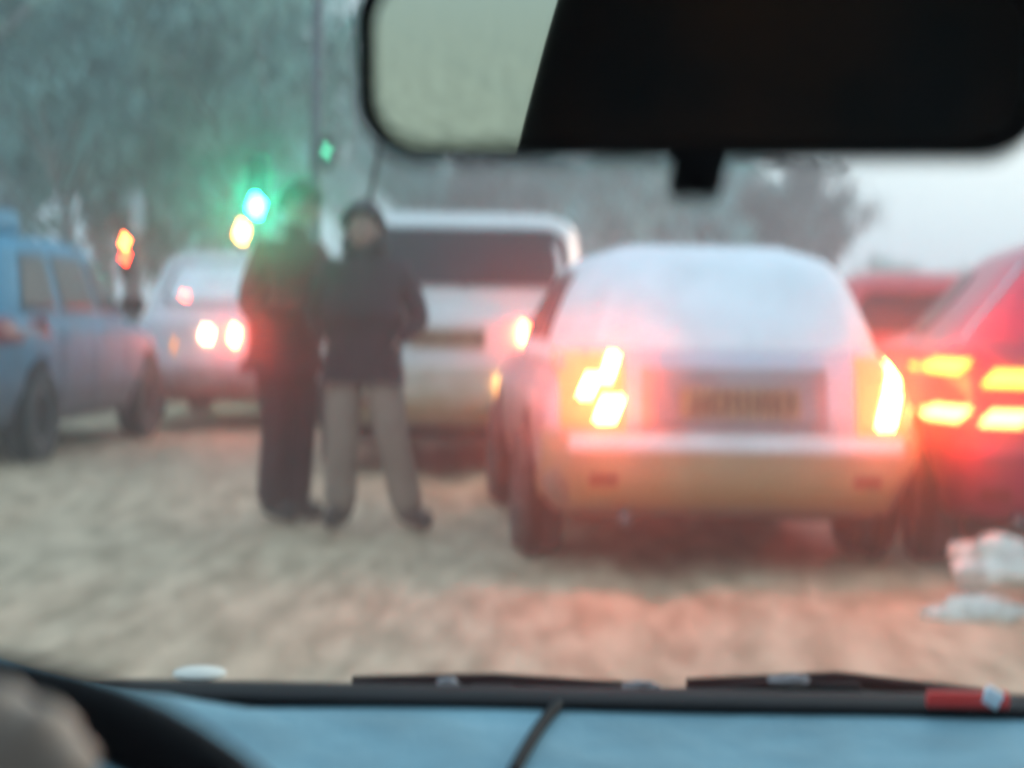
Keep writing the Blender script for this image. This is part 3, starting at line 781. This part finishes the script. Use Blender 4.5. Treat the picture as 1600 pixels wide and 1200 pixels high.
bk = [[bm.verts.new(v.co + Vector((0, .0037, .0037))) for v in r_] for r_ in rows]; grid_faces(bm, bk)
for a_, b_ in ((rows[0], bk[0]), (rows[-1], bk[-1]), ([r_[0] for r_ in rows], [r_[0] for r_ in bk]), ([r_[-1] for r_ in rows], [r_[-1] for r_ in bk])): grid_faces(bm, [a_, b_])
part('windscreen', bm, g)
# roof, pillars, doors, rear wall with window
bm = bmesh.new(); rows = [[bm.verts.new((x, y, 1.44 + .03 * math.cos(x * 2) + .0)) for x in np.linspace(-.72, .72, 9)] for y in np.linspace(.64, -1.55, 12)]
grid_faces(bm, rows); r2 = [[bm.verts.new(v.co + Vector((0, 0, .05))) for v in r] for r in rows]; grid_faces(bm, r2)
part('roof_lining', bm, dark_m)
bm = bmesh.new()
for sg in (-1, 1):
    tube(bm, [(sg * .73, 1.16, ZB), (sg * .71, .62, 1.45)], .04, 8); tube(bm, [(sg * .74, -.25, .9), (sg * .71, -.25, 1.46)], .05, 8); tube(bm, [(sg * .74, -1.5, .9), (sg * .66, -1.35, 1.46)], .10, 8)
part('pillars', bm, dark_m)
bm = bmesh.new()
for sg in (-1, 1): box(bm, (sg * .76, -.2, .62), (.06, 2.7, .66), bev=.02)
part('door_trim', bm, dark_m)
bm = bmesh.new(); box(bm, (0, -1.62, .63), (1.5, .08, .60), bev=.02); box(bm, (0, -1.60, 1.42), (1.5, .12, .10), bev=.02); box(bm, (0, -.2, .34), (1.5, 2.9, .06))
part('rear_panel', bm, dark_m)
bm = bmesh.new(); box(bm, (0, .95, .62), (1.44, .30, .40), bev=.03); part('lower_dash', bm, dark_m)
def seat(x, y, wd, top, name='seat', tp=.22):
    bm = bmesh.new(); rows = []
    for t in np.linspace(0, 1, 14):
        z = .5 + (top - .5) * t; hw = wd / 2 * (1 - tp * t ** 2); th = .06 + .05 * (1 - t)
        rows.append([bm.verts.new((x + hw * math.copysign(abs(math.cos(a)) ** .5, math.cos(a)), y - .12 * t + th * math.copysign(abs(math.sin(a)) ** .6, math.sin(a)), z)) for a in np.linspace(0, 2 * math.pi, 25)[:-1]])
    for a_, b_ in zip(rows, rows[1:]):
        for k in range(24): bm.faces.new((a_[k], a_[(k + 1) % 24], b_[(k + 1) % 24], b_[k]))
    bm.faces.new(rows[-1]); bm.faces.new(rows[0])
    return part(name, bm, seat_m)
seat(.475, -.30, .80, 1.40, tp=.40); seat(-.40, -.36, .52, 1.02); seat(0, -1.2, 1.2, .98, 'rear_seat')
# mirror
MP = px(1100, 95, .70)
din = (MP - Vector((0, 0, CAMZ))).normalized(); dout = (Vector((.60, -1.6, 1.115)) - MP).normalized()
nz_ = (dout - din).normalized()
yx = (CAMM.to_3x3() @ Vector((1, 0, 0))); yx = (yx - nz_ * yx.dot(nz_)).normalized(); zy = nz_.cross(yx)
MM = Matrix((( yx.x, zy.x, nz_.x, MP.x), (yx.y, zy.y, nz_.y, MP.y), (yx.z, zy.z, nz_.z, MP.z), (0, 0, 0, 1)))
def rrect(w_, h_, r, seg=10, taper=0):
    pts = []
    for (sx, sy, a0) in ((1, 1, 0), (-1, 1, 90), (-1, -1, 180), (1, -1, 270)):
        for k in range(seg + 1):
            a = R(a0 + 90 * k / seg); pts.append((sx * (w_ / 2 - r) + r * math.cos(a) + (taper * .0), sy * (h_ / 2 - r) + r * math.sin(a)))
    return pts
WM, HM = .252, .074
def ring_stack(bm, lst, cap0=True, cap1=True):
    rows = [[bm.verts.new(MM @ Vector((x, y, z))) for x, y in pts] for pts, z in lst]
    for a_, b_ in zip(rows, rows[1:]):
        n_ = len(a_)
        for k in range(n_): bm.faces.new((a_[k], a_[(k + 1) % n_], b_[(k + 1) % n_], b_[k]))
    if cap0: bm.faces.new(rows[0])
    if cap1: bm.faces.new(rows[-1])
bm = bmesh.new()
ring_stack(bm, [(rrect(WM - .07, HM - .035, .018), -.032), (rrect(WM - .02, HM - .012, .026), -.022), (rrect(WM, HM, .024), -.006), (rrect(WM, HM, .024), .002), (rrect(WM - .008, HM - .008, .021), .0045), (rrect(WM - .0145, HM - .0145, .018), .003), (rrect(WM - .0145, HM - .0145, .018), .0)], True, False)
mir = part('rear_view_mirror', bm, M['black'])
mg = mat('mirror_glass_silver', (.68, .86, .78), .02, metal=1, var=.03)
bm = bmesh.new(); ring_stack(bm, [(rrect(WM - .0140, HM - .0140, .018), .0012), (rrect(WM - .0140, HM - .0140, .018), .0002)]); build('mirror_glass', bm, mg, mir, smooth=False)
bm = bmesh.new()
a = [px(1053, 236, .70), px(1137, 238, .70), px(1123, 316, .70), px(1043, 312, .70)]
f0 = [bm.verts.new(v + Vector((0, -.004, 0))) for v in a]; f1 = [bm.verts.new(v + Vector((0, .006, 0))) for v in a]
bm.faces.new(f0); bm.faces.new(f1[::-1])
for k in range(4): bm.faces.new((f0[k], f0[(k + 1) % 4], f1[(k + 1) % 4], f1[k]))
bmesh.ops.bevel(bm, geom=bm.edges[:], offset=.0018, segments=2, affect='EDGES'); build('dipping_lever', bm, M['black'], mir)
bm = bmesh.new(); tube(bm, [MM @ Vector((0, 0, -.02)), MM @ Vector((0, .01, -.05)), (MP.x, .775, MP.z + .06)], [.012, .009, .012], 10); build('mount', bm, M['black'], mir)
# steering wheel
q = px(-225, 1925, .62)
sw = empty('steering_wheel', q + OFF); sw.parent = root; sw.rotation_euler = (R(90 - 27), 0, 0)
bm = bmesh.new()
tube(bm, [(math.cos(a) * .183, math.sin(a) * .183, 0) for a in np.linspace(0, 2 * math.pi, 73)], .0155, 14, cap=False); build('rim', bm, M['black'], sw)
bm = bmesh.new(); box(bm, (0, -.01, -.02), (.13, .11, .05), bev=.02)
for a in (200, 340, 270): box(bm, (math.cos(R(a)) * .12, math.sin(R(a)) * .12, -.012), (.12, .03, .014), (0, 0, R(a)), bev=.004)
build('spokes', bm, M['black'], sw)
# sticker on the windscreen base
s = px(1512, 1093, 1.14)
bm = bmesh.new(); box(bm, s, (.050, .006, .010), bev=.002); st = part('red_sticker', bm, mat('red_vinyl', (.75, .05, .04), .4))
s = px(1550, 1090, 1.139); bm = bmesh.new(); box(bm, s, (.012, .006, .011), (0, .5, 0), bev=.002); o = build('white_sticker_end', bm, mat('white_vinyl', (.7, .75, .8), .4), st)

# black cable lying on the dashboard
bm = bmesh.new()
pts = []
for t in np.linspace(0, 1, 24):
    x = .5 * 0 + (874 - 74 * t ** .75); y_ = 1103 + 107 * t
    Yd = 1.135 - .105 * t
    lo_, hi_ = .8, 1.16
    for _ in range(30):
        Yd = (lo_ + hi_) / 2; p_ = px(x, y_, Yd)
        if p_.z > dz(p_.x, Yd) + .0025: lo_ = Yd
        else: hi_ = Yd
    pts.append(tuple(p_))
tube(bm, pts, .0036, 8); o = build('cable', bm, M['black']); tag(o, 'thin black cable lying across the blue dashboard', 'cable')
a = px(312, 1052, 1.26); bm = bmesh.new(); bmesh.ops.create_icosphere(bm, subdivisions=3, radius=1, matrix=Matrix.Diagonal((.018, .02, .0035, 1))); o = build('snow_patch', bm, lump_m); o.location = a; tag(o, 'small patch of snow at the foot of the windscreen above the dashboard', 'snow patch')
slushm = mat('grey_slush', (.30, .29, .30), .8, var=.3, scale=60)
for x_, y_, w_, l_ in ((1000, 1073, .012, 'small grey crust of slush on the wiper left of the hump'), (1232, 1064, .014, 'small grey crust of slush on top of the wiper hump'), (700, 1068, .007, 'tiny grey crumb of slush on the left wiper blade')):
    bm = bmesh.new(); bmesh.ops.create_icosphere(bm, subdivisions=3, radius=1)
    for v in bm.verts: v.co = Vector((v.co.x * w_, v.co.y * .006, v.co.z * .004)) * (1 + .4 * noise.noise(v.co * 2 + Vector((x_, 0, 0))))
    o = build('slush_crust', bm, slushm); o.location = px(x_, y_, 1.212); tag(o, l_, 'slush')
# driver's hand on the wheel
hp = person_hand = None
root = empty('person', px(-150, 1330, .60)); tag(root, 'bare hand of the driver on the steering wheel in the bottom left corner', 'person')
def L_(x, y, Y): return tuple(px(x, y, Y) - root.location)
ch = [[(*L_(-1500, 2600, .42), .042, 'arm'), (*L_(-800, 1900, .50), .036), (*L_(-420, 1560, .56), .028, .024), (*L_(-260, 1400, .575), .036, .022, 'p'), (*L_(-130, 1290, .58), .036, .020, 'k')]]
for (x1, y1, x2, y2, x3, y3) in ((-110, 1180, -20, 1105, 40, 1120), (-60, 1210, 50, 1130, 105, 1160), (-30, 1250, 85, 1180, 130, 1200), (-20, 1300, 80, 1240, 120, 1250)):
    ch.append(['k', (*L_(x1, y1, .58), .0105), (*L_(x2, y2, .588), .0100), (*L_(x3, y3, .605), .0088)])
ch.append(['p', (*L_(-330, 1290, .57), .013), (*L_(-290, 1190, .575), .0115), (*L_(-220, 1110, .585), .0100)])
skin('body', ch, mat('pale_skin', (.50, .40, .33), .5, var=.12, scale=30), root)

# ------------------------------------------------------------------ haze
bm = bmesh.new()
box(bm, (0, 295, 8.0), (1000, 1300, 19.0))
hz = build('haze', bm, None, smooth=False)
hm = bpy.data.materials.new('haze'); hm.use_nodes = True; n = hm.node_tree; n.nodes.clear()
oo = n.nodes.new('ShaderNodeOutputMaterial'); pv = n.nodes.new('ShaderNodeVolumePrincipled')
pv.inputs['Color'].default_value = (.80, .91, 1, 1); pv.inputs['Density'].default_value = .0045; pv.inputs['Anisotropy'].default_value = .45
n.links.new(pv.outputs[0], oo.inputs['Volume']); hz.data.materials.append(hm); tag(hz, kind='stuff')
